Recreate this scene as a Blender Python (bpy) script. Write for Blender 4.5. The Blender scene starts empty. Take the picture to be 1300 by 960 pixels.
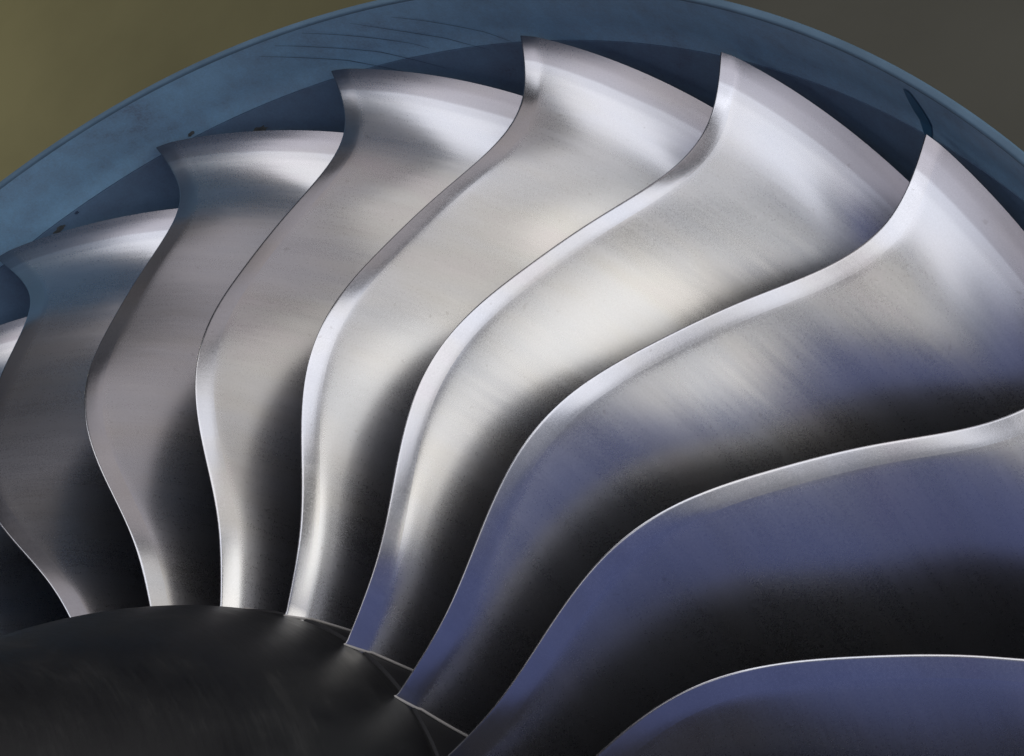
import bpy, math, random
import numpy as np
from mathutils import Matrix, Vector

sc = bpy.context.scene
S = 1.4                      # fan tip radius in metres
H = 2.2                      # height of the fan axis
U = np.array([-0.3458, 0.9383, 0.0])     # "up" in fan coordinates
RG = np.array([0.9383, 0.3458, 0.0])
PHI = math.atan2(0.3458, 0.9383)         # fan angle -> world angle offset

def to_world(v):             # fan coordinates (x, y, z forward, unit = tip radius) -> world metres
    v = np.asarray(v, float)
    return np.stack([v @ RG * S, -v[..., 2] * S, v @ U * S + H], -1)

def dir_world(v):
    v = np.asarray(v, float)
    return Vector((float(v @ RG), float(-v[2]), float(v @ U)))

# ------------------------------------------------------------------ camera
cam_d = bpy.data.cameras.new('camera')
cam = bpy.data.objects.new('camera', cam_d)
sc.collection.objects.link(cam)
sc.camera = cam
C = np.array([1.18958, 0.03654, 1.33026])
W = np.array([0.428346, 0.609023, 0.192409])
def rotm(w):
    a = np.linalg.norm(w); k = w / a
    K = np.array([[0, -k[2], k[1]], [k[2], 0, -k[0]], [-k[1], k[0], 0]])
    return np.eye(3) + math.sin(a) * K + (1 - math.cos(a)) * K @ K
R = rotm(W)
ax = [dir_world(R[:, i]) for i in range(3)]
M = Matrix((ax[0], ax[1], ax[2])).transposed().to_4x4()
M.translation = Vector(to_world(C).tolist())
cam.matrix_world = M
cam_d.sensor_width = 36.0
cam_d.lens = 36.0 * 2344.26 / 1300.0
cam_d.shift_y = -45.0 / 1300.0
cam_d.clip_start = 0.05
cam_d.clip_end = 100.0

# ------------------------------------------------------------------ light
world = bpy.data.worlds.new('World')
sc.world = world
world.use_nodes = True
wb = world.node_tree.nodes['Background']
wb.inputs[0].default_value = (0.034, 0.033, 0.038, 1)
wb.inputs[1].default_value = 1.0

def area(name, loc, target, size, sizey, power, col):
    l = bpy.data.lights.new(name, 'AREA')
    l.shape = 'RECTANGLE'; l.size = size; l.size_y = sizey
    l.energy = power; l.color = col
    o = bpy.data.objects.new(name, l)
    sc.collection.objects.link(o)
    o.location = loc
    d = Vector(target) - Vector(loc)
    o.rotation_euler = d.to_track_quat('-Z', 'Y').to_euler()
    return o
def lamp(name, az, el, dist, wdeg, hdeg, radiance, col):
    """soft rectangular lamp seen from the fan at azimuth az (towards the right) and elevation el"""
    a, e = math.radians(az), math.radians(el)
    c = Vector((0, 0, H + 0.5))
    p = c + dist * Vector((math.sin(a) * math.cos(e), -math.cos(a) * math.cos(e), math.sin(e)))
    w = 2 * dist * math.tan(math.radians(wdeg / 2)); h = 2 * dist * math.tan(math.radians(hdeg / 2))
    return area(name, p, c, w, h, radiance * math.pi * w * h, col)
lamp('warm_window', 59, -7, 6.0, 18, 31, 1.8, (1.0, 0.972, 0.91))
lamp('cool_window', 24, 9.5, 6.0, 32, 43, 1.55, (0.94, 0.945, 1.0))
lamp('high_window', -4, 24, 6.0, 24, 28, 1.5, (0.95, 0.95, 1.0))
lamp('upper_window', 57, 21, 6.0, 28, 24, 0.85, (1.0, 0.965, 0.92))
lamp('low_fill', -1, -15, 6.0, 32, 13, 0.85, (0.96, 0.94, 1.0))  # unseen fill added to lighten the right ends of the upper blades
lamp('pink_window', 44, 49, 6.0, 40, 22, 0.44, (1.0, 0.92, 0.95))
lamp('front_fill', 20, -18, 6.0, 54, 12, 0.30, (0.82, 0.86, 1.0))  # added dim front fill, greys the reflections in the lower blades
lamp('blue_floor_fill', 33, -42, 6.0, 60, 34, 0.21, (0.27, 0.37, 1.0))  # added lamp standing in for light bounced off a blue floor
lamp('ceiling_fill', 20, 70, 6.0, 70, 16, 0.06, (0.97, 0.95, 1.0))  # unseen dim fill added for the grey reflected from overhead
lamp('left_fill', -66, 5, 6.0, 22, 40, 0.45, (0.97, 0.92, 1.0))  # added fill from the left for blade noses and right side of the case
lamp('right_fill', 84, -8, 6.0, 20, 44, 2.3, (0.86, 0.95, 1.0))  # out-of-view fill put in to brighten the left side of the liner
area('wall_fill', (-9.5, 0.5, 9.5), (-6.5, 4.2, 5.5), 1.2, 1.2, 80, (1.0, 0.95, 0.74))  # added wash that brightens the olive wall, not a real fixture

sc.view_settings.view_transform = 'Standard'
sc.view_settings.look = 'None'
sc.view_settings.exposure = 0.0
sc.view_settings.gamma = 1.0
sc.view_settings.use_curve_mapping = False
sc.cycles.use_denoising = True
sc.cycles.max_bounces = 8

# ------------------------------------------------------------------ helpers
def mesh_obj(name, verts, faces, mat, parent=None, smooth=True, uvs=None, split=None):
    me = bpy.data.meshes.new(name)
    me.from_pydata([tuple(map(float, v)) for v in verts], [], faces)
    if uvs is not None:
        ul = me.uv_layers.new(name='UVMap')
        co = np.empty(len(me.loops), dtype=np.int32)
        me.loops.foreach_get('vertex_index', co)
        ul.data.foreach_set('uv', np.asarray(uvs, np.float32)[co].ravel())
    me.materials.append(mat)
    if smooth:
        me.polygons.foreach_set('use_smooth', [True] * len(me.polygons))
        if split is not None:
            me.set_sharp_from_angle(angle=math.radians(split))
    me.update()
    o = bpy.data.objects.new(name, me)
    sc.collection.objects.link(o)
    if parent is not None:
        o.parent = parent
    return o

def grid_faces(nu, nv, close_v=False, flip=False):
    f = []
    for i in range(nu - 1):
        for j in range(nv if close_v else nv - 1):
            a = i * nv + j; b = i * nv + (j + 1) % nv
            c = (i + 1) * nv + (j + 1) % nv; d = (i + 1) * nv + j
            f.append((a, d, c, b) if flip else (a, b, c, d))
    return f

def polar(r, th, z):         # local engine coordinates (x right, y aft, z up), fan angle th
    r, th, z = np.broadcast_arrays(np.asarray(r, float), np.asarray(th, float), np.asarray(z, float))
    return np.stack([r * np.cos(th) * S, -z * S, r * np.sin(th) * S], -1)

def new_mat(name):
    m = bpy.data.materials.new(name)
    m.use_nodes = True
    nt = m.node_tree
    return m, nt, nt.nodes['Principled BSDF']

def node(nt, t, **kw):
    n = nt.nodes.new(t)
    for k, v in kw.items():
        if k.startswith('i_'):
            n.inputs[k[2:].replace('_', ' ')].default_value = v
        else:
            setattr(n, k, v)
    return n

def ramp(nt, fac, stops):
    n = nt.nodes.new('ShaderNodeValToRGB')
    e = n.color_ramp.elements
    while len(e) > 1: e.remove(e[-1])
    e[0].position = stops[0][0]; e[0].color = stops[0][1]
    for p, c in stops[1:]:
        x = e.new(p); x.color = c
    nt.links.new(fac, n.inputs[0])
    return n

# ------------------------------------------------------------------ materials
def titanium():
    m, nt, b = new_mat('brushed_titanium')
    L = nt.links.new
    b.inputs['Metallic'].default_value = 1.0
    uv = node(nt, 'ShaderNodeUVMap', uv_map='UVMap')            # u: distance from the nose, v: span
    oi = node(nt, 'ShaderNodeObjectInfo')
    sep = node(nt, 'ShaderNodeSeparateXYZ'); L(uv.outputs[0], sep.inputs[0])
    ab = node(nt, 'ShaderNodeMath', operation='ABSOLUTE'); L(sep.outputs[0], ab.inputs[0])
    off = node(nt, 'ShaderNodeVectorMath', operation='MULTIPLY')
    L(oi.outputs['Random'], off.inputs[0]); off.inputs[1].default_value = (9, 17, 23)
    def tex(scale, detail, rough=0.55):
        mp = node(nt, 'ShaderNodeMapping'); L(uv.outputs[0], mp.inputs[0]); mp.inputs['Scale'].default_value = scale
        ad = node(nt, 'ShaderNodeVectorMath', operation='ADD'); L(mp.outputs[0], ad.inputs[0]); L(off.outputs[0], ad.inputs[1])
        n = node(nt, 'ShaderNodeTexNoise'); n.inputs['Scale'].default_value = 1.0
        n.inputs['Detail'].default_value = detail; n.inputs['Roughness'].default_value = rough
        L(ad.outputs[0], n.inputs['Vector']); return n.outputs[0]
    fine = tex((14, 260, 1), 5)          # chordwise brushing
    band = tex((5, 16, 1), 4)            # broad polishing bands
    tc = node(nt, 'ShaderNodeTexCoord')
    n3 = node(nt, 'ShaderNodeTexNoise'); n3.inputs['Scale'].default_value = 480; n3.inputs['Detail'].default_value = 1
    L(tc.outputs['Object'], n3.inputs['Vector'])
    grain = n3.outputs[0]
    def mad(a, k, c):
        n = node(nt, 'ShaderNodeMath', operation='MULTIPLY_ADD'); L(a, n.inputs[0]); n.inputs[1].default_value = k
        if isinstance(c, (int, float)): n.inputs[2].default_value = c
        else: L(c, n.inputs[2])
        return n.outputs[0]
    # roughness: smoother on the polished strip along the leading edge
    er = node(nt, 'ShaderNodeMapRange', interpolation_type='SMOOTHSTEP')
    L(ab.outputs[0], er.inputs[0])
    for k, v in zip((1, 2, 3, 4), (0.013, 0.028, 0.20, 0.285)): er.inputs[k].default_value = v
    rgh = mad(fine, 0.03, mad(band, 0.07, mad(grain, 0.07, -0.085)))
    ra = node(nt, 'ShaderNodeMath', operation='ADD'); L(rgh, ra.inputs[0]); L(er.outputs[0], ra.inputs[1])
    L(ra.outputs[0], b.inputs['Roughness'])
    f = mad(fine, 0.16, mad(band, 0.44, mad(grain, 0.40, 0.0)))
    cr = ramp(nt, f, [(0.30, (0.50, 0.50, 0.515, 1)), (0.70, (0.63, 0.63, 0.65, 1))])
    tint = tex((4, 7, 1), 3)             # faint oxide tints
    tr = ramp(nt, tint, [(.34, (.95, .97, 1.0, 1)), (.50, (1, 1, 1, 1)), (.60, (1.0, .985, .95, 1)), (.72, (1.0, .95, .94, 1))])
    m0 = node(nt, 'ShaderNodeMix', data_type='RGBA', blend_type='MULTIPLY'); m0.inputs[0].default_value = 1.0
    L(cr.outputs[0], m0.inputs[6]); L(tr.outputs[0], m0.inputs[7])
    # dark reflection painted as bands along the tip, with straight edges parallel to it
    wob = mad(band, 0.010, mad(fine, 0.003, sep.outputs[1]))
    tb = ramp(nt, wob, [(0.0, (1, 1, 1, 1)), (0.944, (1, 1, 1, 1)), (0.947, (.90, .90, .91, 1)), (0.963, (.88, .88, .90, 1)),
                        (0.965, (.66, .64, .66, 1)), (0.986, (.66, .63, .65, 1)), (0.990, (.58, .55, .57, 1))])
    # sparse small marks from use
    n5 = node(nt, 'ShaderNodeTexNoise'); n5.inputs['Scale'].default_value = 75; n5.inputs['Detail'].default_value = 3
    sh5 = node(nt, 'ShaderNodeVectorMath', operation='ADD'); L(tc.outputs['Object'], sh5.inputs[0]); L(off.outputs[0], sh5.inputs[1])
    L(sh5.outputs[0], n5.inputs['Vector'])
    mk = ramp(nt, n5.outputs[0], [(.0, (1, 1, 1, 1)), (.70, (1, 1, 1, 1)), (.75, (.87, .86, .85, 1))])
    m5 = node(nt, 'ShaderNodeMix', data_type='RGBA', blend_type='MULTIPLY'); m5.inputs[0].default_value = 1.0
    L(m0.outputs[2], m5.inputs[6]); L(mk.outputs[0], m5.inputs[7])
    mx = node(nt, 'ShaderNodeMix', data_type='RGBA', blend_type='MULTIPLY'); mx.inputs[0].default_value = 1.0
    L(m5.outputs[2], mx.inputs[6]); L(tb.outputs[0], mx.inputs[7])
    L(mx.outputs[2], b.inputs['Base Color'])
    rip = tex((7, 26, 1), 2, 0.45)        # shallow polishing ripples
    b0 = node(nt, 'ShaderNodeBump'); b0.inputs['Strength'].default_value = 0.5; b0.inputs['Distance'].default_value = 0.0012
    L(rip, b0.inputs['Height'])
    rs = node(nt, 'ShaderNodeMapRange', interpolation_type='SMOOTHSTEP'); L(ab.outputs[0], rs.inputs[0])
    for k, v in zip((1, 2, 3, 4), (0.016, 0.060, 0.03, 0.34)): rs.inputs[k].default_value = v
    L(rs.outputs[0], b0.inputs['Strength'])
    h = mad(grain, 0.6, mad(fine, 0.4, 0.0))
    bp = node(nt, 'ShaderNodeBump'); bp.inputs['Strength'].default_value = 0.05; bp.inputs['Distance'].default_value = 0.0005
    L(h, bp.inputs['Height']); L(b0.outputs[0], bp.inputs['Normal']); L(bp.outputs[0], b.inputs['Normal'])
    return m
MAT_BLADE = titanium()

def spinner_mat():
    m, nt, b = new_mat('black_spinner_coating')
    L = nt.links.new
    tc = node(nt, 'ShaderNodeTexCoord')
    sp = node(nt, 'ShaderNodeSeparateXYZ'); L(tc.outputs['Object'], sp.inputs[0])
    at = node(nt, 'ShaderNodeMath', operation='ARCTAN2'); L(sp.outputs[2], at.inputs[0]); L(sp.outputs[0], at.inputs[1])
    cb = node(nt, 'ShaderNodeCombineXYZ'); L(at.outputs[0], cb.inputs[0]); L(sp.outputs[1], cb.inputs[1])
    mp = node(nt, 'ShaderNodeMapping'); mp.inputs['Scale'].default_value = (2.2, 90, 1); mp.inputs['Rotation'].default_value = (0, 0, .004)
    L(cb.outputs[0], mp.inputs[0])
    n1 = node(nt, 'ShaderNodeTexNoise'); n1.inputs['Scale'].default_value = 1.6; n1.inputs['Detail'].default_value = 9; n1.inputs['Roughness'].default_value = .7
    L(mp.outputs[0], n1.inputs['Vector'])
    n = node(nt, 'ShaderNodeTexNoise'); n.inputs['Scale'].default_value = 14; n.inputs['Detail'].default_value = 10
    L(tc.outputs['Object'], n.inputs['Vector'])
    ad = node(nt, 'ShaderNodeMath', operation='MULTIPLY_ADD'); L(n1.outputs[0], ad.inputs[0]); ad.inputs[1].default_value = .38
    m2 = node(nt, 'ShaderNodeMath', operation='MULTIPLY'); L(n.outputs[0], m2.inputs[0]); m2.inputs[1].default_value = .62; L(m2.outputs[0], ad.inputs[2])
    cr = ramp(nt, ad.outputs[0], [(0.34, (0.006, 0.006, 0.007, 1)), (0.54, (0.0095, 0.0095, 0.0098, 1)), (0.72, (0.024, 0.023, 0.022, 1))])
    L(cr.outputs[0], b.inputs['Base Color'])
    rr = ramp(nt, ad.outputs[0], [(0.35, (0.36,) * 3 + (1,)), (0.7, (0.60,) * 3 + (1,))])
    L(rr.outputs[0], b.inputs['Roughness'])
    return m
MAT_SPIN = spinner_mat()

def plain(name, col, rough, metal=0.0, var=0.15, scale=12):
    m, nt, b = new_mat(name)
    L = nt.links.new
    tc = node(nt, 'ShaderNodeTexCoord')
    n = node(nt, 'ShaderNodeTexNoise'); n.inputs['Scale'].default_value = scale; n.inputs['Detail'].default_value = 6
    L(tc.outputs['Object'], n.inputs['Vector'])
    cr = ramp(nt, n.outputs[0], [(0.3, tuple(c * (1 - var) for c in col) + (1,)), (0.7, tuple(c * (1 + var) for c in col) + (1,))])
    L(cr.outputs[0], b.inputs['Base Color'])
    b.inputs['Roughness'].default_value = rough; b.inputs['Metallic'].default_value = metal
    return m
MAT_PLAT = plain('dark_platform', (0.022, 0.022, 0.024), 0.45)
MAT_SEAL = plain('grey_seal', (0.42, 0.40, 0.38), 0.5)
def lining(name, col, rough):
    m, nt, b = new_mat(name)
    L = nt.links.new
    tc = node(nt, 'ShaderNodeTexCoord')
    def nz(scale, detail):
        n = node(nt, 'ShaderNodeTexNoise'); n.inputs['Scale'].default_value = scale; n.inputs['Detail'].default_value = detail
        n.inputs['Roughness'].default_value = 0.65
        L(tc.outputs['Object'], n.inputs['Vector']); return n.outputs[0]
    big, mid, fine = nz(3.5, 6), nz(24, 8), nz(260, 2)
    a1 = node(nt, 'ShaderNodeMath', operation='MULTIPLY_ADD'); L(big, a1.inputs[0]); a1.inputs[1].default_value = .5
    a2 = node(nt, 'ShaderNodeMath', operation='MULTIPLY_ADD'); L(mid, a2.inputs[0]); a2.inputs[1].default_value = .3
    a3 = node(nt, 'ShaderNodeMath', operation='MULTIPLY'); L(fine, a3.inputs[0]); a3.inputs[1].default_value = .2
    L(a3.outputs[0], a2.inputs[2]); L(a2.outputs[0], a1.inputs[2])
    k = lambda f, g=1.0: (min(1, col[0] * f * g), min(1, col[1] * f), min(1, col[2] * f), 1)
    cr = ramp(nt, a1.outputs[0], [(.34, k(.50, 1.35)), (.43, k(.80, 1.1)), (.54, k(1.0)), (.66, k(1.18))])
    L(cr.outputs[0], b.inputs['Base Color'])
    b.inputs['Roughness'].default_value = rough
    bp = node(nt, 'ShaderNodeBump'); bp.inputs['Strength'].default_value = .25; bp.inputs['Distance'].default_value = .001
    L(a1.outputs[0], bp.inputs['Height']); L(bp.outputs[0], b.inputs['Normal'])
    return m
MAT_CASE = lining('blue_case_liner', (0.30, 0.54, 0.76), 0.5)
MAT_RUB = lining('rub_strip_lining', (0.15, 0.25, 0.38), 0.6)
MAT_SCRATCH = plain('scratched_paint', (0.05, 0.08, 0.14), 0.6)
MAT_MARK = plain('dark_teal_paint', (0.03, 0.16, 0.30), 0.5)
MAT_STAIN = plain('brown_stain', (0.11, 0.12, 0.12), 0.7, var=0.5, scale=60)
MAT_RIM = plain('blue_case_rim', (0.11, 0.19, 0.27), 0.6)
MAT_OUT = plain('case_shell', (0.10, 0.10, 0.11), 0.5)
MAT_WALL_L = plain('olive_wall', (0.37, 0.345, 0.19), 0.9, scale=0.8)
MAT_WALL_R = plain('grey_wall', (0.19, 0.185, 0.15), 0.9, scale=0.8)

# ------------------------------------------------------------------ backdrop
def wall(name, x0, x1, mat):
    y, z0, z1, t = 4.2, -0.5, 12.0, 0.2
    v = [(x, yy, z) for x in (x0, x1) for yy in (y, y + t) for z in (z0, z1)]
    f = [(0, 1, 3, 2), (4, 6, 7, 5), (0, 4, 5, 1), (2, 3, 7, 6), (0, 2, 6, 4), (1, 5, 7, 3)]
    o = mesh_obj(name, v, f, mat, smooth=False)
    o['kind'] = 'structure'
    return o
WL = wall('wall_olive', -14.0, -1.6, MAT_WALL_L); WL['label'] = 'smooth olive wall behind the left of the blue case'
WR = wall('wall_grey', -1.6, 8.0, MAT_WALL_R); WR['label'] = 'dark grey wall behind the right of the blue case'

# ------------------------------------------------------------------ fan rotor
rotor = bpy.data.objects.new('fan_rotor', None)
sc.collection.objects.link(rotor)
rotor.location = (0, 0, H)
rotor['label'] = 'large jet engine fan of swept silver titanium blades around a black spinner'
rotor['category'] = 'fan'

RH = 0.32105
TH = [-5.88158741e-02, -3.55998777e-02, 1.41266383e-02, 4.68188271e-02, 4.50996758e-02,
      2.45376497e-02, -1.56104043e-03, -3.00127417e-02, -2.85852952e-02, 0.0]
ZC = [6.20230216e-02, 7.77268485e-02, 9.27669778e-02, 1.02729135e-01, 9.64326861e-02,
      7.17334931e-02, 4.26359145e-02, 1.40995675e-02, -6.21463424e-03, 0.0]
def spline(ys):              # natural cubic spline through equally spaced knots on 0..1
    n = len(ys); h = 1 / (n - 1); y = np.array(ys)
    A = np.zeros((n, n)); b = np.zeros(n); A[0, 0] = A[-1, -1] = 1
    for i in range(1, n - 1):
        A[i, i - 1] = A[i, i + 1] = h / 6; A[i, i] = 2 * h / 3
        b[i] = (y[i + 1] - 2 * y[i] + y[i - 1]) / h
    m = np.linalg.solve(A, b)
    def f(s):
        j = min(max(int(s / h), 0), n - 2)
        a_ = ((j + 1) * h - s) / h; b_ = (s - j * h) / h
        return a_ * y[j] + b_ * y[j + 1] + ((a_ ** 3 - a_) * m[j] + (b_ ** 3 - b_) * m[j + 1]) * h * h / 6
    return f
_th, _z = spline(TH), spline(ZC)
def le(s):                   # leading edge: radius, angle, forward position
    return RH + (1 - RH) * s, _th(s), _z(s)

def smooth(x): 
    x = min(1, max(0, x)); return x * x * (3 - 2 * x)
def interp(s, pts):
    xs, ys = zip(*pts); return float(np.interp(s, xs, ys))
def sminterp(s, pts):        # smoothed table lookup
    return float(np.mean([interp(min(1, max(0, s + d)), pts) for d in np.linspace(-.09, .09, 9)]))
B1 = [(0, 24), (.25, 38), (.5, 48), (.68, 50), (.84, 59), (1, 75)]
B2 = [(0, -6), (.25, 16), (.5, 31), (.68, 32), (.84, 44), (1, 68)]
TIPB = 0.045
WEDGE = math.tan(math.radians(8.0))
CH = [(0, .27), (.25, .31), (.5, .36), (.75, .40), (1, .43)]
TK = [(0, .090), (.25, .065), (.5, .045), (.75, .034), (1, .026)]

def section(s, nc=40):
    """points of one blade section around the aerofoil: trailing edge -> suction side -> nose -> pressure side"""
    r, th0, z0 = le(max(s, 0.0))
    if s < 0:
        r = RH + (1 - RH) * s
    b1, b2, c, tk = (math.radians(sminterp(s, B1)), math.radians(sminterp(s, B2)), sminterp(s, CH), sminterp(s, TK))
    t = np.linspace(0, 1, 241)
    w = 1 - (1 - t) ** 1.7
    be = b1 + (b2 - b1) * w
    dx = -np.sin(be) * c; dz = -np.cos(be) * c
    X = np.concatenate([[0], np.cumsum((dx[1:] + dx[:-1]) / 2 * np.diff(t))])
    Z = np.concatenate([[0], np.cumsum((dz[1:] + dz[:-1]) / 2 * np.diff(t))])
    tt = (1 - np.cos(np.linspace(0, math.pi / 2, nc))) ** 1.5      # clustered at the nose
    tt = tt / tt[-1]
    # half thickness: small round nose, a flat bevelled strip, then a slow swell to 45 % chord and a thin tail
    ymax = 0.60 * tk * c
    td = np.linspace(0, 1, 1201); d_ = td * c
    m2 = max(ymax - 0.0035, 0.001) / (0.225 * c)
    slope = np.where(td < .45, m2 * (1 - td / .45), 0) + WEDGE * (1 - np.clip((d_ - 0.011) / 0.017, 0, 1) ** 2 * (3 - 2 * np.clip((d_ - 0.011) / 0.017, 0, 1)))
    yy = np.concatenate([[0], np.cumsum((slope[1:] + slope[:-1]) / 2 * np.diff(d_))])
    k45 = yy[int(.45 * 1200)]
    yy = np.where(td > .45, k45 * (1 - 0.9 * np.clip((td - .45) / .55, 0, 1) ** 1.8), yy)
    yy = yy + 0.0007 * np.sqrt(np.clip(1 - (1 - np.clip(d_ / 0.0014, 0, 1)) ** 2, 0, 1)) * (1 - .6 * td)
    yt = np.interp(tt, td, yy)
    xc = np.interp(tt, t, X); zc = np.interp(tt, t, Z); bb = np.interp(tt, t, be)
    sx, sz = -np.cos(bb), np.sin(bb)       # suction side: forward and to the right
    SX = xc + sx * yt; SZ = zc + sz * yt
    PX = xc - sx * yt; PZ = zc - sz * yt
    x = np.concatenate([SX[::-1], PX[1:]]); z = np.concatenate([SZ[::-1], PZ[1:]])
    tu = np.concatenate([tt[::-1], -tt[1:]])
    return r, th0, z0, x, z, tu, c

NS, NCH, NN, WE = 90, 90, 25, 0.019      # WE: half width of the polished leading-edge strip
svals = np.concatenate([[-0.04, -0.02], np.linspace(0, 1, NS)])
nose = WE * np.sign(np.linspace(-1, 1, NN)) * np.abs(np.linspace(-1, 1, NN)) ** 1.8
rows_s, rows_n, rows_p, uv_s, uv_n, uv_p = [], [], [], [], [], []
for s in svals:
    r, th0, z0, x, z, tu, c = section(s, NCH)
    arc = np.concatenate([[0], np.cumsum(np.hypot(np.diff(x), np.diff(z)))]); arc -= arc[NCH - 1]
    g = np.linspace(0, 1, 34) ** 1.5
    for lst, uvl, la in ((rows_s, uv_s, -(WE + (-arc[0] - WE) * g[::-1])), (rows_n, uv_n, nose), (rows_p, uv_p, WE + (arc[-1] - WE) * g)):
        xx = np.interp(la, arc, x); zz = np.interp(la, arc, z)
        rr = r - TIPB * np.clip(-zz / 0.144, -.3, 2.0) * smooth((s - .80) / .20)   # the tip follows the converging case
        lst.append(polar(rr, th0 + xx / r, z0 + zz))
        uvl.append(np.stack([la, np.full_like(la, s)], -1))
M_ = len(svals)
# body: suction side, pressure side and tip cap in one closed skin that is open only under the strip
ns_, np_ = 34, 34
Vb = [np.concatenate([rows_p[k], rows_s[k]]) for k in range(M_)]
Ub = [np.concatenate([uv_p[k], uv_s[k]]) for k in range(M_)]
V = np.concatenate(Vb); UV = np.concatenate(Ub); ncol = ns_ + np_
F = grid_faces(M_, ncol)
tipring = [(M_ - 1) * ncol + j for j in range(ncol)]
base_n = len(V)
V = np.concatenate([V, rows_n[-1][1:-1]]); UV = np.concatenate([UV, uv_n[-1][1:-1]])
F.append(tuple(tipring[np_:] + [base_n + j for j in range(NN - 2)] + tipring[:np_]))
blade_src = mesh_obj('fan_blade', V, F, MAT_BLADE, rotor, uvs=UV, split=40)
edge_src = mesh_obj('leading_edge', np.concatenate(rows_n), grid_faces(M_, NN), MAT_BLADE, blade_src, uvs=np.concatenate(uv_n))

# hub surface under the blades
def hub_r(z): return RH + 0.17 * (0.062 - z) - 0.002
def make_seal():
    # thin light seal along the suction-side root of one blade
    r, th0, z0, x, z, tu, c = section(0.0, NCH)
    idx = np.arange(NCH - 1, 6, -2)
    cx, cz = x[idx], z0 + z[idx]
    v = []; n = 8
    for k in range(len(idx)):
        k0, k1 = max(0, k - 1), min(len(idx) - 1, k + 1)
        tx, tz = cx[k1] - cx[k0], cz[k1] - cz[k0]; l = math.hypot(tx, tz) + 1e-9
        nx, nz = tz / l, -tx / l
        for j in range(n):
            a = 2 * math.pi * j / n
            o = 0.0014 * math.cos(a); h = 0.0013 * math.sin(a)
            zz = cz[k] + nz * o
            v.append(polar(min(hub_r(zz), 0.3205 - 0.35 * (zz - 0.046) if zz > 0.046 else 9) + 0.001 + h, th0 + (cx[k] + nx * o) / RH, zz))
    f = grid_faces(len(idx), n, close_v=True)
    f.append(tuple(range(n))); f.append(tuple((len(idx) - 1) * n + j for j in range(n)))
    return v, f
seal_v, seal_f = make_seal()
seal_src = mesh_obj('root_seal', seal_v, seal_f, MAT_SEAL, blade_src, smooth=True)

NB = 24
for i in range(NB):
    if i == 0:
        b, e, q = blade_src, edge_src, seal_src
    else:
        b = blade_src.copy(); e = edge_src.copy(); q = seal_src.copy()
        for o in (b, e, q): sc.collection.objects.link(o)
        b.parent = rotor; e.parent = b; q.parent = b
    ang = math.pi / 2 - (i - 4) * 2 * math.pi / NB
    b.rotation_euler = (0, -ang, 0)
# the fan's own angle about its axis
FAN_ROLL = PHI               # fan angle 90 deg lies this far from the vertical
rotor.rotation_euler = (0, FAN_ROLL, 0)

# annulus fillers between blades
def filler():
    za = np.linspace(0.0485, -0.26, 24); aa = np.linspace(0, 2 * math.pi / NB * 0.985, 7)
    v = []
    th00 = le(0.0)[1]
    for z in za:
        dz = 0.062 - z
        tw = -math.tan(math.radians(12)) * dz / RH
        for a in aa: v.append(polar(hub_r(z) - .0005 * ((a / aa[-1] - .5) * 2) ** 6 * 3, th00 - a + tw, z))
    n0 = len(v)
    for z in za:
        dz = 0.062 - z
        tw = -math.tan(math.radians(12)) * dz / RH
        for a in aa: v.append(polar(hub_r(z) - 0.012, th00 - a + tw, z))
    f = grid_faces(24, 7); g = [tuple(n0 + i for i in q[::-1]) for q in f]
    bd = [j for j in range(7)] + [i * 7 + 6 for i in range(1, 24)] + [23 * 7 + j for j in range(5, -1, -1)] + [i * 7 for i in range(22, 0, -1)]
    sd = [(bd[k], bd[k - 1], n0 + bd[k - 1], n0 + bd[k]) for k in range(len(bd))]
    return v, f + g + sd
fv, ff = filler()
fil = mesh_obj('annulus_filler', fv, ff, MAT_PLAT, rotor, split=35)
for i in range(NB):
    o = fil if i == 0 else fil.copy()
    if i:
        sc.collection.objects.link(o); o.parent = rotor
    o.rotation_euler = (0, -(math.pi / 2 - (i - 4) * 2 * math.pi / NB), 0)

# spinner: rounded cone ahead of the blades
prof = [(0.300, 0.046), (0.3165, 0.046), (0.318, 0.0475), (0.318, 0.054)]
for t in np.linspace(0.004, 0.40, 60):
    r = 0.318 - 0.22 * t - 0.93 * t * t
    if t > .22:                       # conical nose beyond the shoulder
        r22 = 0.318 - 0.22 * .22 - 0.93 * .22 ** 2; k = 0.22 + 1.86 * .22
        r = r22 - k * (t - .22)
    prof.append((r, 0.054 + t))
    zl = 0.054 + t
last_r, last_z = prof[-1]
for a in np.linspace(0.1, 1, 10):
    prof.append((last_r * math.cos(a * math.pi / 2), last_z + last_r * .6 * math.sin(a * math.pi / 2)))
NA_ = 192
v = [polar(r, 2 * math.pi * j / NA_, z) for r, z in prof for j in range(NA_)]
mesh_obj('spinner', v, grid_faces(len(prof), NA_, close_v=True), MAT_SPIN, rotor, split=50)
# hub drum behind everything
prof = [(0.05, 0.03), (0.295, 0.03), (0.33, -0.27), (0.05, -0.27)]
v = [polar(r, 2 * math.pi * j / 96, z) for r, z in prof for j in range(96)]
mesh_obj('hub_disc', v, grid_faces(len(prof), 96, close_v=True), MAT_PLAT, rotor, split=30)

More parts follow.
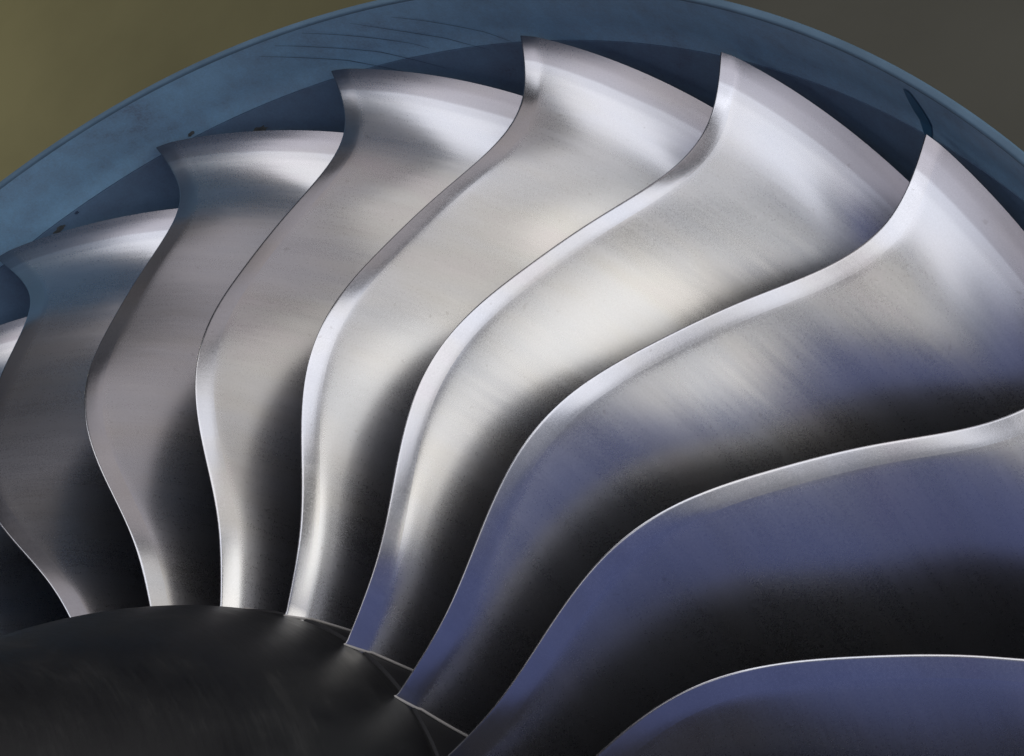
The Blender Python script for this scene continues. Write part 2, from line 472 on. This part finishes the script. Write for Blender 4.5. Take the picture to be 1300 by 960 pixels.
# ------------------------------------------------------------------ fan case
case = bpy.data.objects.new('fan_case', None)
sc.collection.objects.link(case)
case.location = (0, 0, H)
case.rotation_euler = rotor.rotation_euler
case['label'] = 'blue lined cylindrical fan case ringing the silver blades'
case['category'] = 'fan case'
RC, ZR = 1.00975, 0.07426
def case_r(z): return RC - 0.034 * np.clip((0.0 - z) / 0.146, 0, 2.2)
NAC = 360
def ring(name, prof, mat, split=40):
    v = [polar(r, 2 * math.pi * j / NAC, z) for r, z in prof for j in range(NAC)]
    return mesh_obj(name, v, grid_faces(len(prof), NAC, close_v=True), mat, case, split=split)
ZB = -0.018                   # front edge of the abradable rub strip
ring('liner', [(float(case_r(z)), z) for z in np.linspace(ZR - 0.004, ZB, 10)] + [(float(case_r(ZB)) + .004, ZB - .0004)], MAT_CASE, split=30)
ring('rub_strip', [(float(case_r(ZB)) + .004, ZB - .0008)] + [(float(case_r(z)) - .0004, z) for z in np.linspace(ZB - .001, -0.45, 30)], MAT_RUB, split=30)
ring('front_rim', [(float(case_r(ZR - .004)), ZR - .004), (RC, ZR - .002), (RC + .001, ZR - .0005), (RC + .0025, ZR), (RC + .007, ZR), (RC + .009, ZR - .002), (RC + .009, ZR - .012)], MAT_RIM)
ring('outer_shell', [(RC + .009, ZR - .012), (RC + .008, ZR - .013), (RC + .006, -0.45), (RC - .05, -0.45)], MAT_OUT)
# unseen closure added so that no light leaks from behind
ring('rear_light_stop', [(RC - .046, -0.449), (0.36, -0.42), (0.05, -0.42)], MAT_PLAT)

# rub marks, a painted mark and stains on the inside of the case
def lift(z): return float(case_r(z)) - 0.0009
def ribbon(name, pts, w, mat):
    pts = np.array(pts); n = 24
    t = np.linspace(0, 1, len(pts)); u = np.linspace(0, 1, n)
    co = [np.polyfit(t, pts[:, k], min(2, len(pts) - 1)) for k in (0, 1)]
    th, z = np.polyval(co[0], u), np.polyval(co[1], u)
    v = []
    for k in range(n):
        a = max(0, k - 1); b = min(n - 1, k + 1)
        d = np.array([th[b] - th[a], z[b] - z[a]]); d /= np.linalg.norm(d)
        h = w * (0.25 + 0.75 * math.sin(math.pi * (0.08 + 0.84 * u[k])))
        for sg in (-1, 1):
            zz = z[k] + sg * d[0] * h; v.append(polar(lift(zz), th[k] - sg * d[1] * h, zz))
    return mesh_obj(name, v, grid_faces(n, 2), mat, case)
for pts in ([(1.8709, .0592), (1.8121, .0268), (1.7544, -.0075), (1.699, -.0409)],
            [(1.8995, .0528), (1.8494, .023), (1.8007, -.0058), (1.7424, -.0402)],
            [(1.8294, .0641), (1.788, .042), (1.7491, .0194), (1.7028, -.0102)],
            [(1.7664, .057), (1.7231, .0288), (1.676, -.0007), (1.6293, -.0244)],
            [(1.7141, .0514), (1.6555, .0208), (1.5946, -.0164)],
            [(1.6839, -.0741), (1.682, -.0928)]):
    ribbon('scratch', pts, 0.0004, MAT_SCRATCH)
ribbon('paint_mark', [(1.052, .057), (1.054, .018), (1.058, -.024)], 0.0085, MAT_MARK)
def spot(name, th, z, rt, rz, seed, mat):
    rnd = random.Random(seed); n = 18; v = [polar(lift(z), th, z)]
    for k in range(n):
        a = 2 * math.pi * k / n; q = rnd.uniform(.6, 1.15)
        zz = z + rz * q * math.sin(a); v.append(polar(lift(zz), th + rt * q * math.cos(a), zz))
    return mesh_obj(name, v, [(0, 1 + k, 1 + (k + 1) % n) for k in range(n)], mat, case)
spot('stain', 2.2404, -.0223, .0035, .0022, 1, MAT_SCRATCH)
spot('stain', 2.2728, -.0264, .010, .0035, 2, MAT_STAIN)
spot('stain', 1.9724, -.0465, .011, .005, 3, MAT_STAIN)
spot('stain', 2.0499, -.012, .006, .003, 4, MAT_STAIN)
